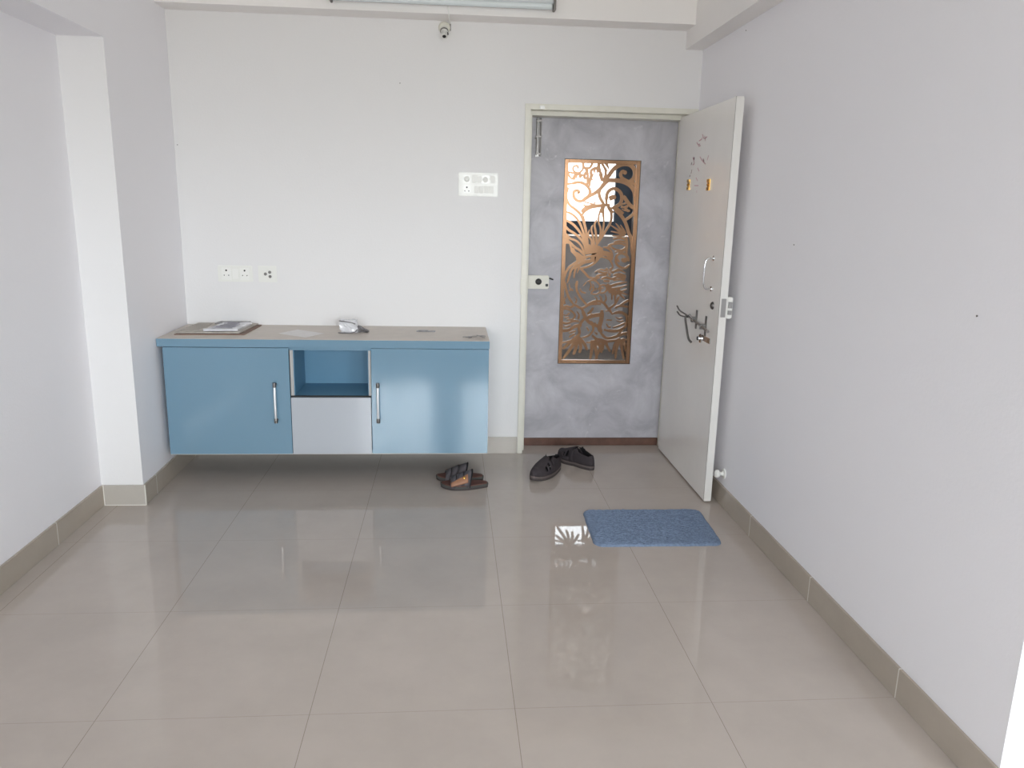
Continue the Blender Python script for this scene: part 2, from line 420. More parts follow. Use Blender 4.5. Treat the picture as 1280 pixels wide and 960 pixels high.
for q in ([(545,400),(572,300)], [(600,310),(596,220)], [(655,310),(648,215)], [(700,390),(690,300)], [(570,420),(535,350)]): S('A', 26, q, (.5, 1.3))
S('A', 46, [(690,60),(672,180),(690,260)]); S('A', 32, [(700,80),(762,180),(792,270),(775,360),(740,430)])
S('A', 18, [(415,780),(500,806),(590,822),(605,780)]); S('A', 22, [(405,840),(480,862),(570,850)])
S('A', 42, [(370,960),(450,885),(550,855),(700,850),(840,838)])
# upper right : scrolls
S('B', 44, [(60,80),(50,180),(10,240)]); S('B', 42, [(150,80),(205,165),(232,225)], (1.2, .3)); S('B', 26, [(100,120),(150,200),(182,280),(170,400)])
S('B', 26, [(170,200),(205,262)], (1, .4))
S('B', 56, [(170,440),(260,290),(350,190),(440,145),(540,138),(620,170),(672,250),(672,350),(620,420),(540,445)])
S('B', 44, [(500,275),(465,265),(432,310),(450,370),(510,412),(575,440)]); DISC('B', 503, 282, 38)
S('B', 56, [(90,408),(250,415),(400,422),(500,450),(600,510),(662,600),(682,700),(690,850),(700,1000)])
S('B', 42, [(180,425),(100,530),(62,640),(90,740),(150,830)])
S('B', 46, [(190,830),(190,700),(220,610),(300,560),(380,580),(440,650),(450,740),(420,820),(340,872),(250,905)])
S('B', 66, [(325,705),(285,712),(235,735)]); DISC('B', 318, 705, 38)
S('B', 50, [(480,680),(530,760),(600,850),(700,910)]); S('B', 30, [(430,880),(480,880),(560,860)], (.5, 1.2)); S('B', 30, [(450,830),(520,810)], (.5, 1))
S('B', 52, [(150,820),(125,900),(120,985)]); S('B', 46, [(215,820),(235,900),(300,980)]); S('B', 42, [(330,880),(480,990)])
S('B', 30, [(700,380),(700,480)]) ; S('B', 40, [(600,440),(660,470),(700,520)])
# centre left : the wing feathers
S('C', 46, [(150,0),(290,110),(370,200),(420,330),(450,450),(470,600),(490,840)])
S('C', 40, [(90,120),(220,180),(310,270),(370,380),(410,500),(450,650),(470,840)])
S('C', 42, [(90,260),(230,350),(330,460),(400,580),(440,700),(470,850)])
S('C', 42, [(80,360),(150,440),(260,510),(350,590),(420,690),(455,860)])
S('C', 36, [(90,490),(180,590),(280,630),(370,720),(430,870)])
S('C', 42, [(140,620),(260,740),(350,800),(440,900)])
POLY('C', [(150,650),(195,680),(210,740),(255,765),(270,815),(330,840),(400,895),(470,905),(440,950),(380,990),(300,960),(265,900),(235,865),(190,820),(180,750)]); S('C', 44, [(400,960),(480,905),(600,890),(670,840),(700,760)])
S('C', 60, [(60,560),(120,600),(160,680)]); POLY('C', [(60,480),(160,590),(150,650),(120,680),(80,700)])
S('C', 36, [(512,440),(492,540),(550,640),(540,850)], (.6, 1.2)); S('C', 40, [(572,360),(545,440),(582,600),(590,800)], (.6, 1.2)); S('C', 38, [(640,270),(600,360),(622,500),(640,720)], (.8, 1.2))
S('C', 32, [(725,40),(680,180),(668,300),(702,420),(690,560),(630,740)]); S('C', 28, [(735,140),(762,300),(740,480),(690,620),(610,750)])
S('C', 40, [(370,210),(440,122),(560,60),(730,38)]); S('C', 40, [(400,200),(430,330)])
S('C', 60, [(450,800),(520,830),(600,760),(700,740)]); POLY('C', [(470,700),(520,690),(560,780),(620,730),(680,760),(640,840),(520,860),(450,870)])
S('D', 44, [(300,20),(345,200),(320,330),(262,430),(180,560),(50,750)]); S('D', 28, [(200,60),(212,250),(200,400),(160,580)])
# centre right
S('D', 60, [(370,70),(470,160),(550,260),(600,370),(640,500),(690,640),(700,990)]); S('D', 50, [(570,280),(660,220),(735,140),(750,-20)])
for q in ([(330,365),(430,430),(560,530)], [(330,470),(440,492),(570,525)], [(355,545),(470,548),(575,535)], [(415,330),(480,410),(570,515)], [(500,360),(548,440),(580,520)]): S('D', 36, q, (.5, 1.4))
S('D', 34, [(500,20),(560,60),(640,130)], (.5, 1.4)); S('D', 30, [(520,90),(580,110),(660,120)], (.5, 1.3))
S('D', 40, [(370,600),(470,585),(560,600),(620,650)]); S('D', 34, [(380,655),(480,640),(580,660),(620,700)])
S('D', 38, [(280,720),(360,690),(500,680),(610,725)]); S('D', 34, [(320,730),(420,785),(530,790),(610,725)]); S('D', 30, [(400,830),(520,810),(620,800)])
S('D', 46, [(480,1000),(430,930),(460,865),(540,850),(612,900),(640,990)]); S('D', 40, [(600,560),(610,700),(600,860),(640,960)])
POLY('D', [(40,760),(130,735),(190,745),(200,800),(300,820),(340,850),(350,960),(320,1010),(300,960),(250,900),(200,890),(150,930),(60,1000),(-40,1000),(0,900),(80,860),(100,800)])
S('D', 40, [(230,745),(300,770),(350,850),(352,960)]); S('D', 30, [(200,745),(280,740),(340,720)])
# the body, tail and blossom
S('E', 42, [(480,20),(350,110),(230,200),(170,300),(140,420),(160,480),(190,620),(240,740),(310,840)])
S('E', 42, [(390,70),(330,180),(270,240),(240,340),(195,470)], (1.3, .8)); S('E', 36, [(350,190),(322,300),(315,385)], (1.2, .7)); S('E', 30, [(400,200),(370,300)], (1.3, .4))
S('E', 66, [(360,200),(480,110),(620,80),(740,10)]); S('E', 40, [(390,225),(540,190),(660,130),(750,40)]); S('E', 42, [(410,200),(500,290),(580,372),(680,385),(760,370)])
POLY('E', [(340,-20),(470,0),(500,40),(420,110),(370,130),(350,60)])
S('E', 40, [(375,430),(358,560),(400,670),(470,770),(540,850)]); S('E', 30, [(330,520),(370,430)], (.4, 1.2)); S('E', 26, [(470,520),(530,450)], (.6, 1))
S('E', 30, [(540,440),(660,420),(755,500),(770,600),(700,660),(600,650)]); S('E', 34, [(560,830),(660,780),(800,770)])
S('E', 44, [(90,930),(180,870),(260,885),(330,850),(450,900),(600,830),(780,830)]); S('E', 36, [(120,520),(170,560),(200,640)], (.5, 1.3)); S('E', 30, [(230,600),(290,560)], (1.2, .4))
for i in range(5):
    a = 2*PI*i/5; S('F', 46, [(372+45*math.cos(a), 272+38*math.sin(a)), (372+88*math.cos(a+.3), 272+78*math.sin(a+.3))])
for i in range(9):
    a = 2*PI*i/9; a2 = 2*PI*(i+1)/9
    S('F', 20, [(372+38*math.cos(a), 272+34*math.sin(a)), (372+38*math.cos(a2), 272+34*math.sin(a2))])
DISC('F', 372, 272, 14)
S('F', 34, [(120,285),(220,235),(320,258)], (.6, 1)); S('F', 34, [(180,275),(260,290),(330,320)]); S('F', 40, [(150,420),(160,350),(230,330),(330,330)])
POLY('F', [(440,255),(520,215),(600,240),(660,290),(650,300),(560,262),(480,280)]); POLY('F', [(440,320),(500,300),(580,300),(660,330),(665,380),(600,380),(540,345),(440,345)])
S('F', 42, [(230,405),(320,372),(420,395),(540,360),(650,400)]); S('F', 30, [(440,210),(405,100),(330,40),(200,10)]); S('F', 34, [(440,420),(540,405),(640,420)])
S('F', 42, [(500,-20),(488,100),(540,180),(640,212),(730,150)]); S('F', 40, [(600,40),(600,80),(640,95),(680,60),(690,0)]); DISC('F', 640, 75, 44)
S('F', 34, [(180,590),(230,512),(300,505),(335,570),(290,630),(210,640)]); S('F', 28, [(190,565),(280,550)]); S('F', 40, [(270,430),(380,440)]); S('F', 26, [(130,600),(160,550)])
for q in ([(400,520),(560,470),(680,450)], [(400,580),(560,545),(680,500)], [(420,620),(580,610),(680,570)], [(430,660),(580,640),(690,670)], [(380,500),(420,640),(420,760)], [(470,560),(480,680),(470,800)], [(530,560),(560,660),(640,740)]): S('F', 44, q, (1.2, .5))
S('F', 40, [(545,700),(470,830),(370,910)]); S('F', 44, [(0,830),(120,790),(260,800),(350,900),(420,990)]); S('F', 50, [(360,480),(340,540),(400,640)])
S('F', 44, [(560,860),(640,800),(720,760)]); S('F', 40, [(470,900),(560,860),(700,880)])
# small fill-in leaves of the lower half
for q in ([(230,480),(250,560),(300,600)], [(420,560),(450,620),(520,640)], [(600,520),(650,560),(650,610)], [(190,700),(150,760),(160,830)], [(330,700),(360,760),(340,820)]): S('E', 28, q, (.6, 1.2))
for q in ([(20,420),(60,500),(40,600)], [(90,480),(110,560),(60,640)], [(200,680),(240,740),(200,800)], [(300,660),(320,740),(290,800)], [(120,700),(160,740),(140,800)]): S('F', 28, q, (.6, 1.2))
for q in ([(200,120),(260,130),(310,90)], [(220,170),(300,170)], [(430,60),(470,120),(460,200)], [(180,320),(260,330),(330,300)], [(640,60),(700,120),(760,120)], [(600,330),(640,400)], [(140,480),(180,540),(160,600)]): S('G', 30, q, (.6, 1.2))
for q in ([(60,230),(110,290),(90,360)], [(130,250),(150,330)], [(320,270),(360,330),(400,330)], [(480,160),(540,190),(600,170)], [(500,220),(560,240),(620,220)], [(300,60),(360,50),(400,20)], [(620,420),(660,480)], [(120,420),(170,460)]): S('H', 30, q, (.6, 1.2))
# bottom band of scrolls and leaves
for q in ([(430,520),(330,700),(195,880)], [(430,500),(320,600),(190,710)], [(440,520),(420,680),(375,810)], [(450,520),(500,660),(480,780)], [(460,510),(560,620),(610,730)]): S('G', 84, q, (.8, .55))
for q in ([(700,560),(690,720),(660,890)], [(720,560),(760,720),(780,890)], [(730,560),(830,660),(860,780)]): S('G', 84, q, (.9, .5))
for q in ([(570,540),(500,700),(480,880)], [(580,540),(590,700),(625,890)], [(560,530),(470,640),(430,800)], [(600,530),(640,640),(660,760)], [(300,560),(210,720),(130,890)], [(320,560),(330,640),(390,760)], [(300,550),(270,640),(260,740)]): S('H', 72, q, (.9, .5))
S('G', 36, [(520,520),(640,480),(715,385),(700,300),(620,230)]); S('G', 34, [(310,375),(420,330),(510,318)]); S('G', 34, [(300,440),(420,400)]); S('G', 38, [(300,510),(400,450)]); S('G', 36, [(110,605),(250,592),(380,555)])
S('G', 60, [(520,20),(600,200),(700,285),(840,330)]); S('G', 34, [(150,60),(230,20),(330,50),(400,130),(360,200),(260,210)]); S('G', 56, [(130,400),(300,385),(400,320),(520,300)]); S('G', 40, [(140,250),(260,270),(380,230),(480,240)]); S('G', 50, [(420,520),(480,440),(470,330),(520,240),(600,150)])
S('H', 32, [(440,345),(560,305),(655,258)]); S('H', 32, [(510,480),(560,430),(610,375)]); S('H', 70, [(0,170),(120,135),(250,120)]); S('H', 76, [(250,40),(240,200),(205,340),(240,430)]); S('H', 28, [(320,212),(420,216)])
S('H', 52, [(410,110),(560,80),(675,150),(665,300),(560,385),(430,405),(280,380)]); S('H', 50, [(220,430),(330,525),(480,500),(700,420)]); S('H', 44, [(-20,600),(230,592),(450,570),(700,550)]); S('H', 34, [(520,60),(570,110)], (.5, 1)); S('H', 44, [(80,480),(160,540),(280,560)]); S('H', 40, [(100,0),(60,60),(0,110)])
obj('grille_lattice', LAT, M_copper, d2, label='cut-out scrollwork of leaves, feathers and blossoms')
# lock box, bolt
b = BM(); bx(b, .4585, .586, DY-.028, DY, .983, 1.062, .005); lb = obj('lock_box', b, M_cream, d2)
b = BM(); lathe(b, [(.019, 0), (.019, .006), (.015, .013), (.009, .015), (.007, .012)], 20, Matrix.Translation((.523, DY-.028, 1.026)) @ Matrix.Rotation(PI/2, 4, 'X')); obj('knob', b, M_black, lb, True)
b = BM(); bx(b, .565, .581, DY-.034, DY-.028, .998, 1.014, .002); obj('release_button', b, M_black, lb)
b = BM(); tube(b, [(.588, DY-.012, 1.045), (.598, DY-.018, 1.044), (.612, DY-.016, 1.038)], .0045); obj('key_ring', b, M_black, lb, True)
b = BM(); bx(b, .487, .519, DY-.003, DY, 1.742, 1.948, .001); tb = obj('bolt_plate', b, M_dsteel, d2)
b = BM(); cyl(b, (.494, DY-.014, 1.738), (.494, DY-.014, 1.952), .006); bx(b, .486, .502, DY-.018, DY-.008, 1.738, 1.75, .001)
cyl(b, (.494, DY-.014, 1.84), (.480, DY-.03, 1.84), .003); obj('bolt_rod', b, M_steel, tb, True)
b = BM(); cyl(b, (.512, DY-.008, 1.745), (.512, DY-.008, 1.952), .0042); obj('guide_rod', b, M_dsteel, tb, True)
b = BM()
for z in (1.755, 1.85, 1.935): bx(b, .486, .518, DY-.022, DY-.003, z-.005, z+.005, .001)
obj('bolt_bracket', b, M_dsteel, tb)

# ------------------------------------------------------------------ door_1 : open white leaf
d1 = thing('door_1', 'white wooden entrance door standing open against the lilac wall', 'door', (1.315, 4.50, .008), kind='structure')
LX, LY0, LY1, LZ0, LZ1 = 1.298, 3.622, 4.515, .008, 1.968
b = BM(); bx(b, LX, LX+.037, LY0, LY1, LZ0, LZ1, .0025)
for f in b.faces:
    if f.normal.y < -.7 or f.calc_center_median().y < LY0+.001: f.material_index = 1
bx(b, LX-.0006, LX+.002, LY0+.006, LY0+.0085, LZ0, LZ1)
for f in b.faces:
    c = f.calc_center_median()
    if c.x < LX+.0021 and LY0+.004 < c.y < LY0+.009 : f.material_index = 2 if f.material_index == 0 else f.material_index
obj('door_leaf', b, [M_leaf, M_leafedge, M_dsteel], d1)
fx = LX
def hyz(u, v): 
    p = onplane_x(u, v, fx); return p.y, p.z
# pull handle
b = BM(); ya, za = hyz(893, 323); yb, zb = hyz(889, 361)
yh = (ya+yb)/2
tube(b, [(fx, yh, za), (fx-.03, yh, za-.002), (fx-.042, yh, za-.025), (fx-.044, yh, (za+zb)/2), (fx-.042, yh, zb+.025), (fx-.03, yh, zb+.002), (fx, yh, zb)], .005, 12)
for z in (za, zb): cyl(b, (fx, yh, z), (fx-.004, yh, z), .013, bev=.001)
obj('pull_handle', b, M_chrome, d1, True)
b = BM(); y, z = hyz(891, 382); cyl(b, (fx, y, z), (fx-.008, y, z), .02, .017, bev=.001); cyl(b, (fx-.008, y, z), (fx-.011, y, z), .009)
kc = obj('key_cylinder', b, M_dsteel, d1, True)
b = BM(); bx(b, fx-.012, fx-.0105, y-.0015, y+.0015, z-.006, z+.006); obj('key_slot', b, M_black, kc)
# latch bar (aldrop)
y, z = hyz(873, 402)
b = BM(); cyl(b, (fx-.022, 4.02, .905), (fx-.022, 3.70, .872), .0075, bev=.001)
al = obj('latch_bar', b, M_steel, d1, True)
b = BM()
for (yy, zz, hh) in ((3.955, .897, .05), (3.80, .882, .055)):
    bx(b, fx-.004, fx, yy-.012, yy+.012, zz-hh, zz+hh, .0015); bx(b, fx-.032, fx-.004, yy-.006, yy+.006, zz-.014, zz+.014, .002)
obj('latch_bracket', b, M_dsteel, al)
b = BM(); tube(b, [(fx-.022, 4.01, .905), (fx-.038, 4.03, .90), (fx-.036, 4.0, .84), (fx-.03, 3.975, .79), (fx-.02, 3.955, .775)], .006, 10); cyl(b, (fx-.022, 3.93, .897), (fx-.05, 3.94, .925), .005)
tube(b, [(fx-.024, 4.02, .905), (fx-.05, 4.10, .925), (fx-.055, 4.14, .945)], .004)
tube(b, [(fx-.024, 4.02, .90), (fx-.05, 4.08, .90), (fx-.055, 4.13, .915)], .004)
obj('latch_lever', b, M_dsteel, al, True)
b = BM(); yy, zz = hyz(875, 425)
bx(b, fx-.006, fx, 3.71, 3.86, zz-.014+.02, zz+.014+.02, .002)
cyl(b, (fx, yy-.02, zz+.012), (fx-.008, yy-.02, zz+.012), .024, bev=.001)
cyl(b, (fx-.008, yy-.02, zz+.012), (fx-.02, yy-.02, zz+.012), .010, bev=.001)
hs = obj('hasp', b, M_chrome, d1, True, label='shiny steel hasp below the latch bar')
b = BM(); lathe(b, [(.0105, 0), (.0105, .003), (.004, .0045)], 16, Matrix.Translation((fx-.0195, yy-.02, zz+.012)) @ Matrix.Rotation(-PI/2, 4, 'Y')); obj('rivet', b, M_dark, hs, True)
# two brass plates
for u in (861, 886):
    y, z = hyz(u, 231); b = BM()
    for s in (-1, 1): bx(b, fx-.006, fx, y-.022, y+.022, z+s*.02-.008, z+s*.02+.008, .001)
    bx(b, fx-.003, fx, y-.019, y+.019, z-.02, z+.02, .001); cyl(b, (fx-.003, y, z), (fx-.010, y, z), .005)
    br = obj('brass_plate', b, M_brass, d1, label='small brass hook plate')
    b = BM()
    for s in (-1, 1): cyl(b, (fx-.006, y, z+s*.02), (fx-.0068, y, z+s*.02), .003)
    obj('screw', b, M_dark, br)
# faded paste marks (small smeared strokes on the leaf face)
def marks(name, m, strokes, parent):
    b = BM()
    for st in strokes:
        P = [hyz(*q) for q in st[1:]]
        Q = catmull([(0, p[0], p[1]) for p in P], 5)
        for a, c in zip(Q, Q[1:]):
            d = (c-a); 
            if d.length < 1e-5: continue
            nn = Vector((0, -d.z, d.y)).normalized()*st[0]/2
            f = [b.verts.new(v+Vector((fx-.0008, 0, 0))) for v in (a+nn, c+nn, c-nn, a-nn)]
            g = [b.verts.new(v.co+Vector((.0012, 0, 0))) for v in f]
            b.faces.new(f); b.faces.new(g[::-1])
            for i in range(4): b.faces.new((f[i], g[i], g[(i+1) % 4], f[(i+1) % 4]))
    bmesh.ops.recalc_face_normals(b, faces=b.faces)
    obj(name, b, m, parent)
marks('faded_red_writing', M_red, [(.007, (871,178),(873,181),(875,180)), (.006, (874,176),(877,174),(878,172)), (.006, (878,168),(880,173),(884,171)), (.005, (881,170),(882,176)), (.005, (873,183),(876,182)),
    (.006, (866,197),(868,204),(866,206)), (.006, (875,196),(878,201),(882,205)), (.005, (886,194),(884,200)), (.006, (879,198),(880,203)), (.005, (870,222),(872,226)), (.005, (868,232),(873,232)), (.005, (871,238),(871,241)), (.005, (872,210),(874,214))], d1)
marks('dark_smudge', M_redd, [(.012, (867,197),(868,199)), (.006, (865,203),(864,206)), (.006, (865,212),(864,217)), (.006, (863,219),(862,221)), (.009, (879,199),(880,202))], d1)
# night latch on the free edge
b = BM(); yy, zz = hyz(905, 388)
bx(b, LX+.006, LX+.030, LY0-.002, LY0+.001, .955, 1.045, .001); fp = obj('lock_faceplate', b, M_steel, d1)
b = BM(); bx(b, LX+.037, LX+.066, LY0+.004, LY0+.085, .948, 1.052, .004); rl = obj('rim_lock', b, M_white, d1, label='white rim lock case on the far side of the leaf')
b = BM(); bx(b, LX+.042, LX+.060, LY0-.006, LY0+.006, .968, .988, .001); bx(b, LX+.042, LX+.060, LY0-.006, LY0+.006, 1.0, 1.03, .001); obj('lock_bolt', b, M_steel, rl)
# hinges
for z in (.25, 1.0, 1.75):
    b = BM(); cyl(b, (LX+.004, LY1+.004, z-.05), (LX+.004, LY1+.004, z+.05), .006); obj('hinge', b, M_cream, d1, True)
# door stopper on wall
b = BM()
lathe(b, [(.026, 0), (.026, .004), (.012, .008), (.009, .02), (.018, .028), (.022, .036), (.018, .045), (.008, .049)], 24, Matrix.Translation((XR, 3.60, .165)) @ Matrix.Rotation(-PI/2, 4, 'Y'))
tag(obj('door_stopper', b, M_white, None, True), 'white round door stopper fixed low on the wall behind the open door', 'door stopper')

# ------------------------------------------------------------------ lobby beyond the grille
b = BM(); bx(b, -1.6, 3.4, 4.64, 8.2, -.1, 0); struct('floor_lobby', b, M_lobbyf, 'dark stone floor of the lobby beyond the grille', 'floor')
b = BM(); bx(b, -1.6, 3.4, 4.64, 8.2, 2.75, 2.85); struct('ceiling_lobby', b, M_ceil, 'lobby ceiling beyond the door', 'ceiling')
b = BM(); bx(b, -1.7, -1.6, 4.64, 8.2, 0, 2.75); struct('wall_lobby_side', b, M_lobbyw, 'pale side wall of the lobby', 'wall')
b = BM(); bx(b, 3.4, 3.5, 4.64, 8.2, 0, 2.75); struct('wall_lobby_far_side', b, M_lobbyw, 'pale far side wall of the lobby', 'wall')
wall_with_windows('wall_lobby', 8.0, 8.2, -1.6, 3.4, 2.75, [(.35, 1.86, 1.20, 2.66)], M_lobby, 'grey wall of the lobby seen through the grille')
e = thing('window_4', 'dark framed bright lobby window seen through the grille', 'window', (.35, 8.0, 1.2), kind='structure')
b = BM()
for (p, q, r, s) in ((.35, .47, 1.20, 2.66), (1.68, 1.86, 1.20, 2.66), (.47, 1.68, 1.20, 1.335), (.47, 1.68, 2.26, 2.42), (.47, 1.68, 2.54, 2.66)): bx(b, p, q, 8.0, 8.06, r, s)
obj('window_frame', b, M_alu, e)
b = BM(); bx(b, .4, 1.8, 8.03, 8.034, 1.25, 2.34); obj('pane', b, M_glasst, e)
b = BM(); bx(b, .4, 1.8, 8.03, 8.034, 2.34, 2.64); obj('transom_pane', b, M_glassd, e)
b = BM(); bx(b, .30, 1.92, 7.975, 8.0, 1.183, 1.198, .002); obj('window_sill', b, M_lobbyw, e)
b = BM(); bx(b, 1.90, 2.2, 7.80, 8.0, 0, 2.75); struct('trim_7', b, M_lobbyw, 'pale pilaster beside the lobby window', 'pilaster')

# ------------------------------------------------------------------ blue floating cabinet
cab = thing('floating_cabinet', 'long blue and grey wall-hung cabinet with beige top under the sockets', 'cabinet', (-.63, 4.2, .155))
CY = 3.980; CX0, CX1, CZ0, CZ1 = -1.452, .205, .157, .727
b = BM(); t = .016; yb = W-.002
bx(b, CX0, CX1, CY+.004, yb, CZ0, CZ0+t)
bx(b, CX0, CX0+t, CY+.004, yb, CZ0+t, CZ1-t); bx(b, CX1-t, CX1, CY+.004, yb, CZ0+t, CZ1-t)
bx(b, CX0, CX1, CY+.004, yb, CZ1-t, CZ1)
bx(b, CX0+t, CX1-t, yb-.01, yb, CZ0+t, CZ1-t)
obj('carcass', b, M_blue, cab)
b = BM(); bx(b, CX0-.0, CX1+.0, CY-.004, CY+.004, CZ0-.006, CZ0, .001); obj('bottom_edge_band', b, M_edge, cab)
NX0, NX1, NZ0 = -.806, -.422, .472
b = BM(); 
b.free()
for (a, c) in ((-.822, NX0), (NX1, -.410)):
    b = BM(); bx(b, a, c, CY-.002, CY+.30, NZ0, CZ1-t); obj('divider', b, M_edge, cab)
b = BM(); bx(b, NX0-.001, NX0+.004, CY+.004, CY+.30, NZ0, CZ1-t); bx(b, NX1-.004, NX1+.001, CY+.004, CY+.30, NZ0, CZ1-t)
bx(b, NX0, NX1, CY+.29, CY+.30, NZ0, CZ1-t); bx(b, NX0, NX1, CY+.002, CY+.30, NZ0-.012, NZ0)
obj('niche', b, M_blued, cab)
b = BM(); bx(b, -.822, -.411, CY-.014, CY+.002, CZ0+.001, NZ0-.009, .001); obj('drawer', b, M_greyl, cab, label='pearl grey drawer front under the open niche')
b = BM(); bx(b, -.822, -.410, CY-.006, CY+.002, NZ0-.007, NZ0, .0005); obj('shelf_edge', b, M_dark, cab)
for (a, c, hx) in ((-1.450, -.825, -.897), (-.407, .204, -.372)):
    b = BM(); bx(b, a, c, CY-.014, CY+.002, CZ0+.001, CZ1-.003, .001); dr = obj('cabinet_door', b, M_blue, cab)
    b = BM(); yh = CY-.014
    tube(b, [(hx, yh-.026, .532), (hx, yh-.030, .48), (hx, yh-.030, .40), (hx, yh-.026, .350)], .0068, 14)
    h = obj('handle', b, M_hand, dr, True)
    for z in (.536, .346):
        b = BM(); cyl(b, (hx, yh, z), (hx, yh-.03, z), .007, .0075, bev=.001); lathe(b, [(.0085, -.012), (.0095, -.006), (.0095, .006), (.0085, .012)], 16, Matrix.Translation((hx, yh-.027, z)))
        obj('handle_post', b, M_dsteel, h, True)
b = BM(); bx(b, -1.477, .207, 3.966, W-.001, .7275, .768, .0012)
for f in b.faces: f.material_index = 1 if f.calc_center_median().z > .7678 else 0
ct = obj('countertop', b, [M_blue, M_top], cab, label='beige laminate top with a blue front edge')
b = BM(); bx(b, -1.477, .207, 3.9655, W-.001, .768, .7692, .0003); obj('top_sheet', b, M_top, ct)

# ------------------------------------------------------------------ things on the cabinet
ZT = .7694
def sheet(bm, corners, z, th, n=10, wob=.002, seed=0):
    """slightly wavy sheet with thickness"""
    c = [Vector((*p, 0)) for p in corners]; g = []
    for top in (0, 1):
        rows = []
        for i in range(n+1):
            for j in range(n+1):
                a = i/n; d = j/n
                p = c[0].lerp(c[1], a).lerp(c[3].lerp(c[2], a), d)
                q = abs(noise.noise(Vector((p.x*9+seed, p.y*9, seed))))*wob
                rows.append(bm.verts.new((p.x, p.y, z+(th+q if top else 0))))
        g.append(rows)
    N1 = n+1
    for i in range(n):
        for j in range(n):
            k = [i*N1+j, (i+1)*N1+j, (i+1)*N1+j+1, i*N1+j+1]
            bm.faces.new([g[1][x] for x in k]); bm.faces.new([g[0][x] for x in k[::-1]])
    bd = [i*N1 for i in range(n+1)]+[n*N1+j for j in range(1, n+1)]+[i*N1+n for i in range(n-1, -1, -1)]+[j for j in range(n-1, 0, -1)]
    for a, d in zip(bd, bd[1:]+bd[:1]): bm.faces.new((g[0][a], g[0][d], g[1][d], g[1][a]))
    bmesh.ops.recalc_face_normals(bm, faces=bm.faces)
nw = thing('newspaper', 'folded newspaper with brown edges lying flat by the pillar end', 'newspaper', (-1.24, 4.26, ZT))
b = BM(); sheet(b, [(-1.425, 4.075), (-1.075, 4.085), (-1.06, 4.42), (-1.40, 4.425)], ZT, .004, 10, .003, 1); obj('cover_page', b, M_newse, nw, True)
b = BM(); sheet(b, [(-1.428, 4.09), (-1.10, 4.10), (-1.08, 4.425), (-1.41, 4.43)], ZT+.0042+.003, .005, 12, .003, 2); obj('inner_pages', b, M_news, nw, True)
b = BM()
for i in range(9):
    y = 4.13+i*.031
    for (xa, xb) in ((-1.41, -1.32), (-1.14, -1.10)):
        bx(b, xa+.004*(i % 3), xb, y, y+.012, ZT+.0122, ZT+.0158)
obj('printed_text', b, M_inkl, nw)
pk = thing('magazine_packet', 'glossy white magazine in plastic film on top of the newspaper', 'magazine', (-1.2, 4.25, ZT+.016))
b = BM(); sheet(b, [(-1.285, 4.105), (-1.115, 4.125), (-1.10, 4.36), (-1.25, 4.35)], ZT+.0165, .008, 14, .010, 5); obj('film_wrapper', b, M_wrap, pk, True)
b = BM()
def ink_line(x0, x1, y, w): bx(b, x0, x1, y, y+w, ZT+.029, ZT+.0325)
for i in range(5): ink_line(-1.255+.01*i, -1.15+.006*(i % 2), 4.15+i*.038, .010)
ink_line(-1.24, -1.19, 4.325, .015)
obj('printed_text', b, M_inkm, pk)
b = BM(); sheet(b, [(-1.30, 4.36), (-1.13, 4.38), (-1.125, 4.44), (-1.29, 4.44)], ZT+.0165, .004, 6, .004, 9); tag(obj('dark_booklet', b, M_foil, None, True), 'thin dark grey booklet sticking out behind the wrapped magazine', 'booklet')
b = BM(); sheet(b, [tuple(onplane_z(*q, ZT)[:2]) for q in ((348, 417), (382, 422), (405, 417), (372, 412))], ZT+.0003, .0006, 8, .001, 3)
tag(obj('paper_sheet', b, M_paper, None, True), 'single white paper sheet lying askew on the beige top', 'paper')
# crumpled pouch
pc = thing('crumpled_packet', 'crumpled white printed packet standing against the wall side', 'packet', (-.52, 4.24, ZT))
def lump(bm, cx, cy, cz, sx, sy, sz, seed, amp=.25, sub=3):
    t = bmesh.new(); bmesh.ops.create_cube(t, size=1); bmesh.ops.subdivide_edges(t, edges=t.edges[:], cuts=7, use_grid_fill=True)
    for v in t.verts:
        p = v.co.copy(); k = noise.noise(p*4+Vector((seed, 0, 0))); k2 = noise.noise(p*9+Vector((0, seed, 0)))
        pinch = 1-.35*(p.z+.5)*abs(p.y)*2
        v.co = Vector((cx+sx*p.x*(1+amp*k), cy+sy*p.y*pinch*(1+amp*k2), max(ZT+.0005, cz+sz*p.z*(1+amp*k*.8))))
    _join(bm, t)
b = BM(); lump(b, -.548, 4.215, ZT+.034, .085, .05, .068, 3.3, .35); obj('packet_body', b, M_wrap, pc)
b = BM(); tube(b, [(-.595, 4.185, ZT+.066), (-.57, 4.178, ZT+.064), (-.53, 4.180, ZT+.058), (-.51, 4.185, ZT+.05)], .003); tube(b, [(-.60, 4.176, ZT+.004), (-.555, 4.168, ZT+.003), (-.515, 4.176, ZT+.006), (-.50, 4.19, ZT+.02)], .0028); obj('crimped_edge', b, M_foil, pc, True)
b = BM(); lump(b, -.478, 4.23, ZT+.018, .06, .04, .036, 7.1, .5)
for v in b.verts: v.co.z = ZT+.0005+(v.co.z-ZT)*max(.15, 1-(v.co.x+.50)/.07)
obj('packet_flap', b, M_foil, pc, label='dark grey folded flap of the packet')
# small flat strip
b = BM(); bx(b, -.185, -.08, 4.25, 4.275, ZT, ZT+.005, .002); bx(b, -.175, -.12, 4.255, 4.270, ZT+.005, ZT+.008, .001)
tag(obj('metal_strip', b, M_foil), 'small flat grey metal strip near the back edge of the beige top', 'strip')
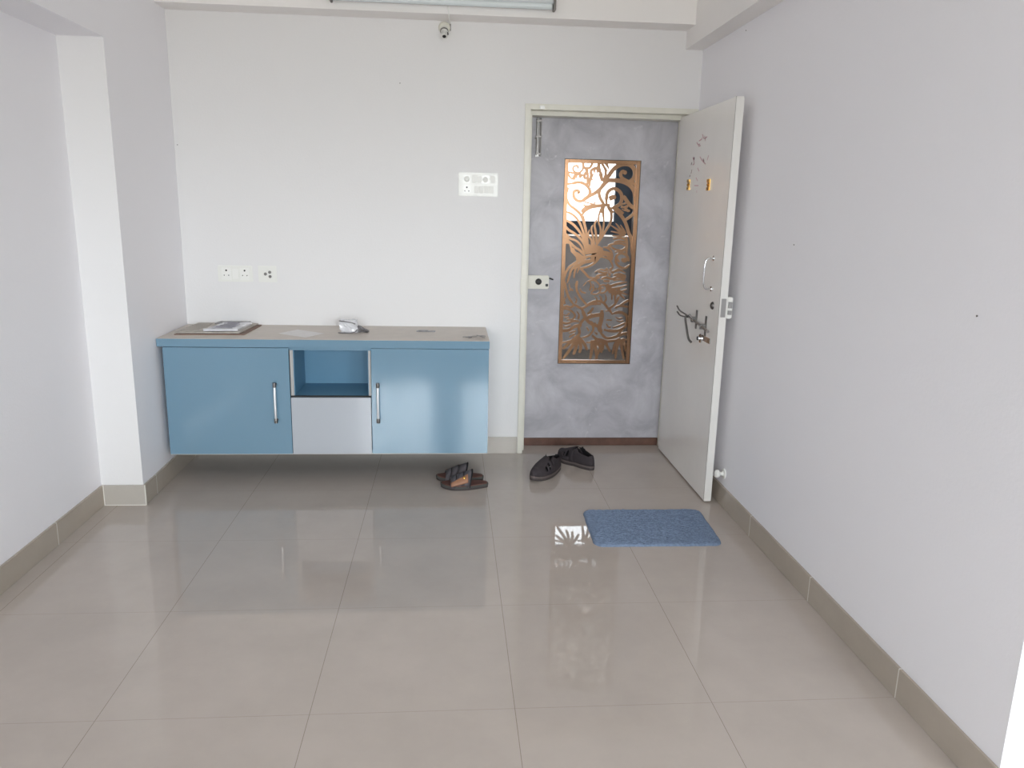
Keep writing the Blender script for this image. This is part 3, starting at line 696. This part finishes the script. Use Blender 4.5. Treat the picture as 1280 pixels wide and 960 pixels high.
# keys
ks = thing('key_bunch', 'small bunch of metal keys at the door end of the beige top', 'keys', (.13, 4.06, ZT))
b = BM(); pts = [(.13+.014*math.cos(a*PI/8), 4.065+.014*math.sin(a*PI/8), ZT+.008) for a in range(17)]; tube(b, pts, .0016, 6, 2); obj('ring', b, M_steel, ks, True)
for i, a in enumerate((2.7, 3.4, .4, -.5)):
    b = BM(); c, s = math.cos(a), math.sin(a); Mx = Matrix.Translation((.13+.012*c, 4.065+.012*s, ZT+.002+.0045*i)) @ Matrix.Rotation(.12*(i-1), 4, 'Y') @ Matrix.Rotation(a, 4, 'Z')
    t = bmesh.new(); cyl(t, (.012, 0, 0), (.012, 0, .0026), .011); bx(t, .02, .052, -.004, .004, 0, .0026)
    for k in range(4): bx(t, .028+k*.006, .031+k*.006, -.007, -.003, 0, .0026)
    _join(b, t, Mx); obj('key', b, M_dsteel if i % 2 else M_foil, ks)

# ------------------------------------------------------------------ switch and socket plates
def plate(name, label, cat, x0, x1, z0, z1):
    o = thing(name, label, cat, ((x0+x1)/2, W, (z0+z1)/2))
    b = BM(); bx(b, x0, x1, W-.009, W, z0, z1, .003); obj('face_plate', b, M_white, o)
    return o
o = plate('double_socket', 'wide white twin socket plate on the wall above the newspaper', 'socket', -1.293, -1.104, 1.012, 1.102)
for cx in (-1.245, -1.145):
    b = BM(); bx(b, cx-.026, cx+.026, W-.012, W-.009, 1.022, 1.092, .001); m_ = obj('socket_module', b, M_whiteb, o)
    b = BM(); cyl(b, (cx, W-.0125, 1.075), (cx, W-.0115, 1.075), .005)
    for s in (-1, 1): cyl(b, (cx+s*.012, W-.0125, 1.048), (cx+s*.012, W-.0115, 1.048), .0028)
    obj('pin_hole', b, M_dark, m_)
b = BM(); bx(b, -1.212, -1.178, W-.0125, W-.009, 1.028, 1.086, .001); obj('rocker_switch', b, M_whiteb, o)
o = plate('cable_outlet', 'small white outlet plate with three round dark jacks', 'outlet', -1.072, -.972, 1.012, 1.103)
for (dx, dz) in ((-.012, 0), (.012, .010), (.013, -.014)):
    b = BM(); cx, cz = -1.020+dx, 1.058+dz; lathe(b, [(.0085, 0), (.0085, .003), (.006, .004), (.006, .001)], 16, Matrix.Translation((cx, W-.009, cz)) @ Matrix.Rotation(PI/2, 4, 'X')); obj('jack', b, M_dsteel, o, True)
o = plate('switchboard', 'large white switchboard with dials and a socket near the door', 'switch', .045, .265, 1.508, 1.636)
b = BM(); bx(b, .054, .256, W-.0115, W-.009, 1.516, 1.628, .002); obj('inner_frame', b, M_white, o)
for (x, z) in ((.090, 1.601), (.194, 1.599)):
    b = BM(); bx(b, x-.020, x+.020, W-.014, W-.011, z-.022, z+.022, .001); mm = obj('dimmer_module', b, M_whiteb, o)
    b = BM(); lathe(b, [(.015, 0), (.014, .008), (.011, .010)], 20, Matrix.Translation((x, W-.014, z)) @ Matrix.Rotation(PI/2, 4, 'X')); obj('dial', b, M_white, mm, True)
for (x, z) in ((.132, 1.601), (.160, 1.601), (.236, 1.601), (.145, 1.545), (.172, 1.545), (.200, 1.545), (.228, 1.545)):
    b = BM(); Mx = Matrix.Translation((x, W-.0115, z)) @ Matrix.Rotation(math.radians(5 if x > .15 else -5), 4, 'X')
    t = bmesh.new(); bx(t, -.0115, .0115, -.005, .001, -.021, .021, .001); _join(b, t, Mx); obj('rocker_switch', b, M_whiteb, o)
b = BM(); bx(b, .070, .112, W-.014, W-.011, 1.524, 1.568, .001); mm = obj('socket_module', b, M_whiteb, o)
b = BM(); cyl(b, (.091, W-.0145, 1.556), (.091, W-.0135, 1.556), .0045)
for s in (-1, 1): cyl(b, (.091+s*.011, W-.0145, 1.536), (.091+s*.011, W-.0135, 1.536), .003)
obj('pin_hole', b, M_dark, mm)

# ------------------------------------------------------------------ tube light and lamp holder
tl = thing('tube_light', 'long slim fluorescent batten light on the beam above the back wall', 'light', (-.03, 4.30, 2.50))
b = BM(); bx(b, -.605, .53, 4.262, 4.30, 2.475, 2.515, .003); obj('batten', b, M_batten, tl)
b = BM(); cyl(b, (-.59, 4.262, 2.460), (.515, 4.262, 2.460), .0145, seg=20); obj('glass_tube', b, M_tube, tl, True)
for x, s in ((-.61, 1), (.535, -1)):
    b = BM(); bx(b, min(x, x+s*.012), max(x, x+s*.012), 4.243, 4.30, 2.442, 2.515, .002); obj('end_cap', b, M_dsteel, tl)
lh = thing('lamp_holder', 'small white batten lamp holder on the wall under the tube light', 'lamp holder', (-.036, W, 2.38))
hy = W-.0
b = BM(); lathe(b, [(.032, 0), (.032, .010), (.024, .018)], 24, Matrix.Translation((-.036, W+.002, 2.378)) @ Matrix.Rotation(PI/2, 4, 'X')); obj('base_plate', b, M_cream, lh, True)
dv = Vector((0, -.55, -.83)).normalized(); p0 = Vector((-.036, W-.016, 2.374))
b = BM(); q = dv.to_track_quat('Z', 'Y').to_matrix().to_4x4(); lathe(b, [(.016, 0), (.020, .010), (.020, .020), (.0165, .022), (.0165, .050), (.018, .052), (.018, .056), (.012, .056)], 24, Matrix.Translation(p0) @ q); obj('holder_cup', b, M_white, lh, True)
b = BM(); cyl(b, p0+dv*.0562, p0+dv*.0575, .010); cyl(b, p0+dv*.03+Vector((.017, 0, 0)), p0+dv*.042+Vector((.019, 0, 0)), .004); obj('contact_pin', b, M_dark, lh, True)
b = BM(); cyl(b, p0+dv*.016, p0+dv*.021, .0215); obj('collar_ring', b, M_dsteel, lh, True)
b = BM(); tube(b, [(-.022, W-.006, 2.385), (-.010, W-.006, 2.388), (-.006, W-.006, 2.400), (-.006, W-.02, 2.402), (-.010, W-.10, 2.402), (-.012, 4.296, 2.404), (-.014, 4.290, 2.43), (-.018, 4.285, 2.465), (-.02, 4.283, 2.495)], .0028, 8)
tag(obj('light_cable', b, M_white, None, True), 'thin white cable running from the lamp holder up to the tube light', 'cable')
b = BM(); bx(b, -.012, -.001, W-.008, W, 2.365, 2.398, .001); tag(obj('cable_clip', b, M_dsteel), 'tiny dark clip holding the cable beside the lamp holder', 'clip')

# nail holes / nails
def nail(label, loc, dirv):
    b = BM(); d = Vector(dirv); p = Vector(loc); cyl(b, p-d*.002, p+d*.003, .0014, seg=10); cyl(b, p+d*.002, p+d*.003, .0026, seg=10)
    tag(obj('nail', b, M_dsteel, None, True), label, 'nail')
nail('tiny nail in the white wall under the tube light', onplane_y(500, 104, W), (0, -1, 0))
nail('tiny nail in the white wall near the pillar corner', onplane_y(222, 181, W), (0, -1, 0))
nail('tiny nail in the lilac wall just below the deep beam', onplane_x(933, 38, XR), (-1, 0, 0))
nail('tiny nail in the lilac wall closest to the open door', onplane_x(993, 306, XR), (-1, 0, 0))
nail('tiny nail in the lilac wall farthest from the open door', onplane_x(1222, 395, XR), (-1, 0, 0))

# ------------------------------------------------------------------ bath mat
def mat_mesh():
    b = BM(); nx, ny = 220, 150
    c = [Vector((.640, 3.115, 0)), Vector((1.222, 3.108, 0)), Vector((1.240, 3.520, 0)), Vector((.652, 3.524, 0))]
    Wd, Dp = .585, .41; rc = .045
    g = {}
    for i in range(nx+1):
        for j in range(ny+1):
            a, d = i/nx, j/ny
            X, Y = (a-.5)*Wd, (d-.5)*Dp
            ax, ay = abs(X), abs(Y); hx, hy2 = Wd/2-rc, Dp/2-rc
            edge = min(Wd/2-ax, Dp/2-ay)
            if ax > hx and ay > hy2:
                # pull the corner in to a rounded outline
                q = Vector((ax-hx, ay-hy2)); m_ = max(q.x, q.y); L = q.length
                if L > 0: q = q*(m_/L)
                edge = rc-m_
                X = math.copysign(hx+q.x, X); Y = math.copysign(hy2+q.y, Y)
            e = min(1, max(0, edge)/.012)
            z = .001+.010*math.sqrt(max(0, 1-(1-e)**2))
            z += e*(.0045*noise.noise(Vector((X*40, Y*190, 0)))+.0022*noise.noise(Vector((X*190, Y*260, 4)))+.002*noise.noise(Vector((X*14, Y*14, 9))))
            wob = .003*noise.noise(Vector((X*20, Y*20, 2)))
            a2, d2_ = X/Wd+.5, Y/Dp+.5
            p = c[0].lerp(c[1], a2).lerp(c[3].lerp(c[2], a2), d2_)
            g[i, j] = b.verts.new((p.x+wob, p.y+wob, z))
    for i in range(nx):
        for j in range(ny): b.faces.new((g[i, j], g[i+1, j], g[i+1, j+1], g[i, j+1]))
    loop = [g[i, 0] for i in range(nx+1)]+[g[nx, j] for j in range(1, ny+1)]+[g[i, ny] for i in range(nx-1, -1, -1)]+[g[0, j] for j in range(ny-1, 0, -1)]
    lo = [b.verts.new((v.co.x, v.co.y, 0)) for v in loop]
    for k in range(len(loop)):
        k2 = (k+1) % len(loop); b.faces.new((loop[k2], loop[k], lo[k], lo[k2]))
    return b
M_mat = mat('blue_chenille', (118, 134, 158), .95, var=.18, vscale=90, bump=.6, bscale=350, spec=.1)
tag(obj('door_mat', mat_mesh(), M_mat, None, True), 'blue rectangular tufted mat with rounded corners on the tiles by the door', 'mat')

# ------------------------------------------------------------------ footwear
M_shoe = mat('charcoal_nubuck', (58, 52, 55), .75, var=.15, vscale=30, bump=.3, bscale=200, spec=.3)
M_shoed = mat('black_lining', (26, 25, 28), .8)
M_sole = mat('dark_rubber_sole', (62, 55, 54), .7)
M_rand = mat('pale_sole_rand', (96, 86, 84), .6)
M_bed = mat('brown_footbed', (98, 64, 56), .65, var=.2, vscale=25)
M_strap = mat('grey_leather_strap', (84, 80, 84), .55, var=.15, vscale=40, bump=.3, bscale=200)
M_tan = mat('tan_leather', (146, 102, 74), .5, var=.15, vscale=30)
M_greens = mat('grey_green_midsole', (72, 72, 70), .7)

def foot_outline(L, Wd, n=48, side=1):
    """closed outline, toe at +x, heel at 0; side=1 bulges at +y near the little toe"""
    o = []
    for k in range(n):
        a = 2*PI*k/n
        x = L/2+L/2*math.cos(a)
        t = x/L
        w = Wd/2*(.70+.30*math.sin(PI*(min(1, max(0, t*1.02-.12)))**1.3))*1.06
        s = math.sin(a); sy = math.copysign(abs(s)**(.72 if t < .5 else .72+.22*(t-.5)/.5), s)
        y = w*sy
        waist = .055*Wd*math.exp(-((t-.42)/.16)**2)
        if y*side < 0: y *= (1-waist/Wd*4.2)
        y += side*.035*Wd*math.sin(PI*t)
        o.append(Vector((x, y)))
    return o
def flat_prism(bm, out, z0, z1, scale=1.0, cz=None, lift=None):
    c = sum(out, Vector((0, 0)))/len(out); n = len(out)
    a = []; d = []
    for p in out:
        q = c+(p-c)*scale; l = lift(q.x) if lift else 0
        a.append(bm.verts.new((q.x, q.y, z0+l))); d.append(bm.verts.new((q.x, q.y, z1+l)))
    for i in range(n): bm.faces.new((a[i], a[(i+1) % n], d[(i+1) % n], d[i]))
    for ring, zz, fl in ((a, z0, 1), (d, z1, 0)):
        # cap by strips along the length so that lifted soles stay smooth
        for i in range(n//2):
            q = [ring[i], ring[i+1], ring[(n-i-1) % n], ring[(n-i) % n]]
            u = []
            for v in q:
                if v not in u: u.append(v)
            if len(u) >= 3:
                try: bm.faces.new(u if fl else u[::-1])
                except ValueError: pass
    bmesh.ops.recalc_face_normals(bm, faces=bm.faces)

def make_shoe(label, heel, toe, side, group=None):
    heel = Vector((*heel, 0)); toe = Vector((*toe, 0)); d = toe-heel; L = d.length; rz = math.atan2(d.y, d.x)
    root = thing('shoe', label, 'shoe', heel, rz=rz, group=group)
    Mw = Matrix.Translation(heel) @ Matrix.Rotation(rz, 4, 'Z')
    Wd = .104
    out = foot_outline(L, Wd, 64, side)
    lift = lambda x: .010*max(0, (x/L-.78)/.22)**2
    def fin(b): bmesh.ops.transform(b, matrix=Mw, verts=b.verts); return b
    b = BM(); flat_prism(b, out, .0, .014, 1.0, lift=lift); flat_prism(b, [p for p in out if True], .0, .0005, .9, lift=lift); obj('outsole', fin(b), M_sole, root, True)
    b = BM(); flat_prism(b, out, .0135, .024, 1.015, lift=lift); obj('midsole', fin(b), M_rand, root, True)
    b = BM(); flat_prism(b, out, .024, .027, .90, lift=lift); obj('insole', fin(b), M_shoed, root, True)
    # upper
    b = BM(); n = len(out); K = 14; grid = []
    for i, p in enumerate(out):
        t = p.x/L
        q = Vector((min(max(p.x, .13*L), .86*L), 0.0))
        qt = q.x/L
        # ridge height: toe low, instep high, then the heel counter
        h = .036+.052*min(1, max(0, (1-qt)/.5))
        hc = h if t > .45 else .088+.010*math.cos(PI*t/.45)*-1+.004
        row = []
        for k in range(K+1):
            a = k/K*PI/2
            ins = 1-math.cos(a)
            z = .022+hc*math.sin(a)**.85*(1)
            pos = p.lerp(q, ins)
            row.append(b.verts.new((pos.x, pos.y, z+lift(pos.x))))
        grid.append(row)
    for i in range(n):
        i2 = (i+1) % n
        tm = (out[i].x+out[i2].x)/2/L
        for k in range(K):
            # collar opening over the rear half
            if tm < .50:
                kc = 6+ (3 if tm > .42 else (1 if tm > .34 else 0)) + (1 if tm < .07 else 0)
                if k >= kc: continue
            # cut-out slots on the vamp sides
            if .50 < tm < .545 and 4 <= k <= 9: continue
            if .60 < tm < .635 and 3 <= k <= 7: continue
            if .685 < tm < .715 and 3 <= k <= 6: continue
            b.faces.new((grid[i][k], grid[i2][k], grid[i2][k+1], grid[i][k+1]))
    bmesh.ops.remove_doubles(b, verts=b.verts, dist=.0004)
    for v in [v for v in b.verts if not v.link_faces]: b.verts.remove(v)
    bmesh.ops.recalc_face_normals(b, faces=b.faces)
    up_ = obj('upper', fin(b), [M_shoe, M_shoed], root, True)
    md = up_.modifiers.new('thickness', 'SOLIDIFY'); md.thickness = .0035; md.offset = -1; md.material_offset = 1
    # strap across the instep and its tongue
    b = BM(); P = []
    for k in range(13):
        a = PI*k/12; P.append((.485*L+.012*math.sin(a), -.047*math.cos(a)*(.98), (.028+.066*math.sin(a)**.8)))
    for k in range(12):
        (x, y, z), (x2, y2, z2) = P[k], P[k+1]; w = .013
        v = [b.verts.new(c) for c in ((x-w, y, z), (x+w, y, z-.002), (x2+w, y2, z2-.002), (x2-w, y2, z2))]; b.faces.new(v)
    bmesh.ops.remove_doubles(b, verts=b.verts, dist=.0003); bmesh.ops.recalc_face_normals(b, faces=b.faces)
    so = obj('instep_strap', fin(b), M_shoe, root, True); md = so.modifiers.new('thickness', 'SOLIDIFY'); md.thickness = .004; md.offset = 1
    b = BM(); bx(b, .20*L, .30*L, -.014, .014, .0272, .0278); obj('insole_tag', fin(b), M_paper, root)
    return root
make_shoe('charcoal closed-toe shoe nearer the cabinet, its toe pointing towards the slippers', (.628, 4.180), (.446, 3.945), 1)
make_shoe('charcoal closed-toe shoe nearest the threshold, its heel towards the open door', (.818, 4.130), (.648, 4.345), -1)

def make_slipper(label, heel, toe, side, z=0, tilt=0):
    heel = Vector((*heel, z)); toe = Vector((*toe, z)); d = toe-heel; L = d.length; rz = math.atan2(d.y, d.x)
    root = thing('slipper', label, 'slipper', heel, rz=rz)
    Mw = Matrix.Translation(heel) @ Matrix.Rotation(rz, 4, 'Z') @ Matrix.Rotation(tilt, 4, 'X')
    out = foot_outline(L, .102, 56, side); fin = lambda b: (bmesh.ops.transform(b, matrix=Mw, verts=b.verts), b)[1]
    lift = lambda x: .008*max(0, (x/L-.75)/.25)**2
    b = BM(); flat_prism(b, out, 0, .010, 1, lift=lift); obj('outsole', fin(b), M_sole, root, True)
    b = BM(); flat_prism(b, out, .0098, .021, 1.012, lift=lift); obj('midsole', fin(b), M_greens, root, True)
    b = BM(); flat_prism(b, out, .021, .0255, .97, lift=lift); obj('footbed', fin(b), M_bed, root, True)
    def band(name, xa, xb, w, hz, m, a0=0, a1=PI, off=0, skew=0, th=.0035):
        b = BM(); n = 16; prev = None
        for k in range(n+1):
            a = a0+(a1-a0)*k/n; s = math.sin(a)
            x = xa+(xb-xa)*(k/n) if skew else xa+(xb-xa)*s
            y = -side*(.0515+off)*math.cos(a); zz = .012+(hz+off)*max(0, s)**.75
            sl = (hz*.0)
            cur = [b.verts.new((x-w/2, y, zz+.006*s)), b.verts.new((x+w/2, y*.985, zz-.010*s))]
            if prev: b.faces.new((prev[0], prev[1], cur[1], cur[0]))
            prev = cur
        bmesh.ops.recalc_face_normals(b, faces=b.faces)
        o = obj(name, fin(b), m, root, True); md = o.modifiers.new('thickness', 'SOLIDIFY'); md.thickness = th; md.offset = 0
        return o
    band('strap', .50*L, .44*L, .042, .076, M_strap); band('strap', .645*L, .60*L, .032, .063, M_strap); band('strap', .77*L, .735*L, .028, .047, M_strap)
    band('strap_edging', .415*L, .345*L, .009, .080, M_shoed)
    # tan side panel tying the straps together on the near side
    b = BM(); n = 10; rows = []
    for i in range(n+1):
        t = i/n; x = (.44+.36*t)*L; hz = .072-.032*t
        r = []
        for k in range(7):
            a = PI - (.30-.16*t) - (k/6)*(.80-.30*t)
            s = math.sin(a); y = -side*(.0515+.004)*math.cos(a); zz = .012+(hz+.004)*max(0, s)**.75
            r.append(b.verts.new((x, y, zz)))
        rows.append(r)
    for r, s in zip(rows, rows[1:]):
        for k in range(6): b.faces.new((r[k], r[k+1], s[k+1], s[k]))
    bmesh.ops.recalc_face_normals(b, faces=b.faces)
    o = obj('side_panel', fin(b), M_tan, root, True, label='tan leather panel joining the straps'); md = o.modifiers.new('thickness', 'SOLIDIFY'); md.thickness = .003; md.offset = 0
    c = rows[3][3].co if False else None
    a = PI-.75; hz = .066
    p = Vector((.52*L, -side*.058*math.cos(a), .012+(hz+.007)*math.sin(a)**.75))
    b = BM(); lathe(b, [(.0065, 0), (.0065, .0015), (.003, .003)], 14, Matrix.Translation(p) @ Matrix.Rotation(side*-.9, 4, 'X')); obj('stud', fin(b), M_brass, root, True)
    return root
make_slipper('brown and grey strap slipper nearest the viewer with tan side panel', (.205, 3.885), (-.045, 3.865), 1)
make_slipper('brown strap slipper lying behind the other one under the cabinet', (.185, 3.992), (-.070, 3.985), -1)

# ------------------------------------------------------------------ light : overcast sky through the windows
wd = bpy.data.worlds.new('sky'); SC.world = wd; wd.use_nodes = True
nt = wd.node_tree; bg = nt.nodes['Background']
tc = nt.nodes.new('ShaderNodeTexCoord'); sp = nt.nodes.new('ShaderNodeSeparateXYZ'); nt.links.new(tc.outputs['Generated'], sp.inputs[0])
rp = nt.nodes.new('ShaderNodeValToRGB'); e = rp.color_ramp.elements
mr = nt.nodes.new('ShaderNodeMapRange'); mr.inputs['From Min'].default_value = -1; mr.inputs['From Max'].default_value = 1
nt.links.new(sp.outputs['Z'], mr.inputs['Value']); nt.links.new(mr.outputs['Result'], rp.inputs['Fac'])
e[0].position = .47; e[0].color = (.42, .42, .40, 1); e[1].position = .53; e[1].color = (.925, .965, 1.0, 1)
nt.links.new(rp.outputs['Color'], bg.inputs['Color']); bg.inputs['Strength'].default_value = 16.0
def portal(name, x0, x1, z0, z1, y, ry):
    l = bpy.data.lights.new(name, 'AREA'); l.shape = 'RECTANGLE'; l.size = x1-x0; l.size_y = z1-z0; l.cycles.is_portal = True
    o = bpy.data.objects.new(name, l); COL.objects.link(o); o.location = ((x0+x1)/2, y, (z0+z1)/2); o.rotation_euler = (ry, 0, 0)
for i, (a, c, za, zb) in enumerate(HO): portal('window_portal', a, c, za, zb, YB-.14, PI/2)
portal('lobby_portal', .35, 1.86, 1.2, 2.66, 8.19, -PI/2)

SC.view_settings.view_transform = 'Standard'; SC.view_settings.look = 'None'; SC.view_settings.gamma = 1
SC.view_settings.use_curve_mapping = False
SC.view_settings.exposure = 0.76
SC.cycles.max_bounces = 16; SC.cycles.diffuse_bounces = 10; SC.cycles.glossy_bounces = 8; SC.cycles.transmission_bounces = 10
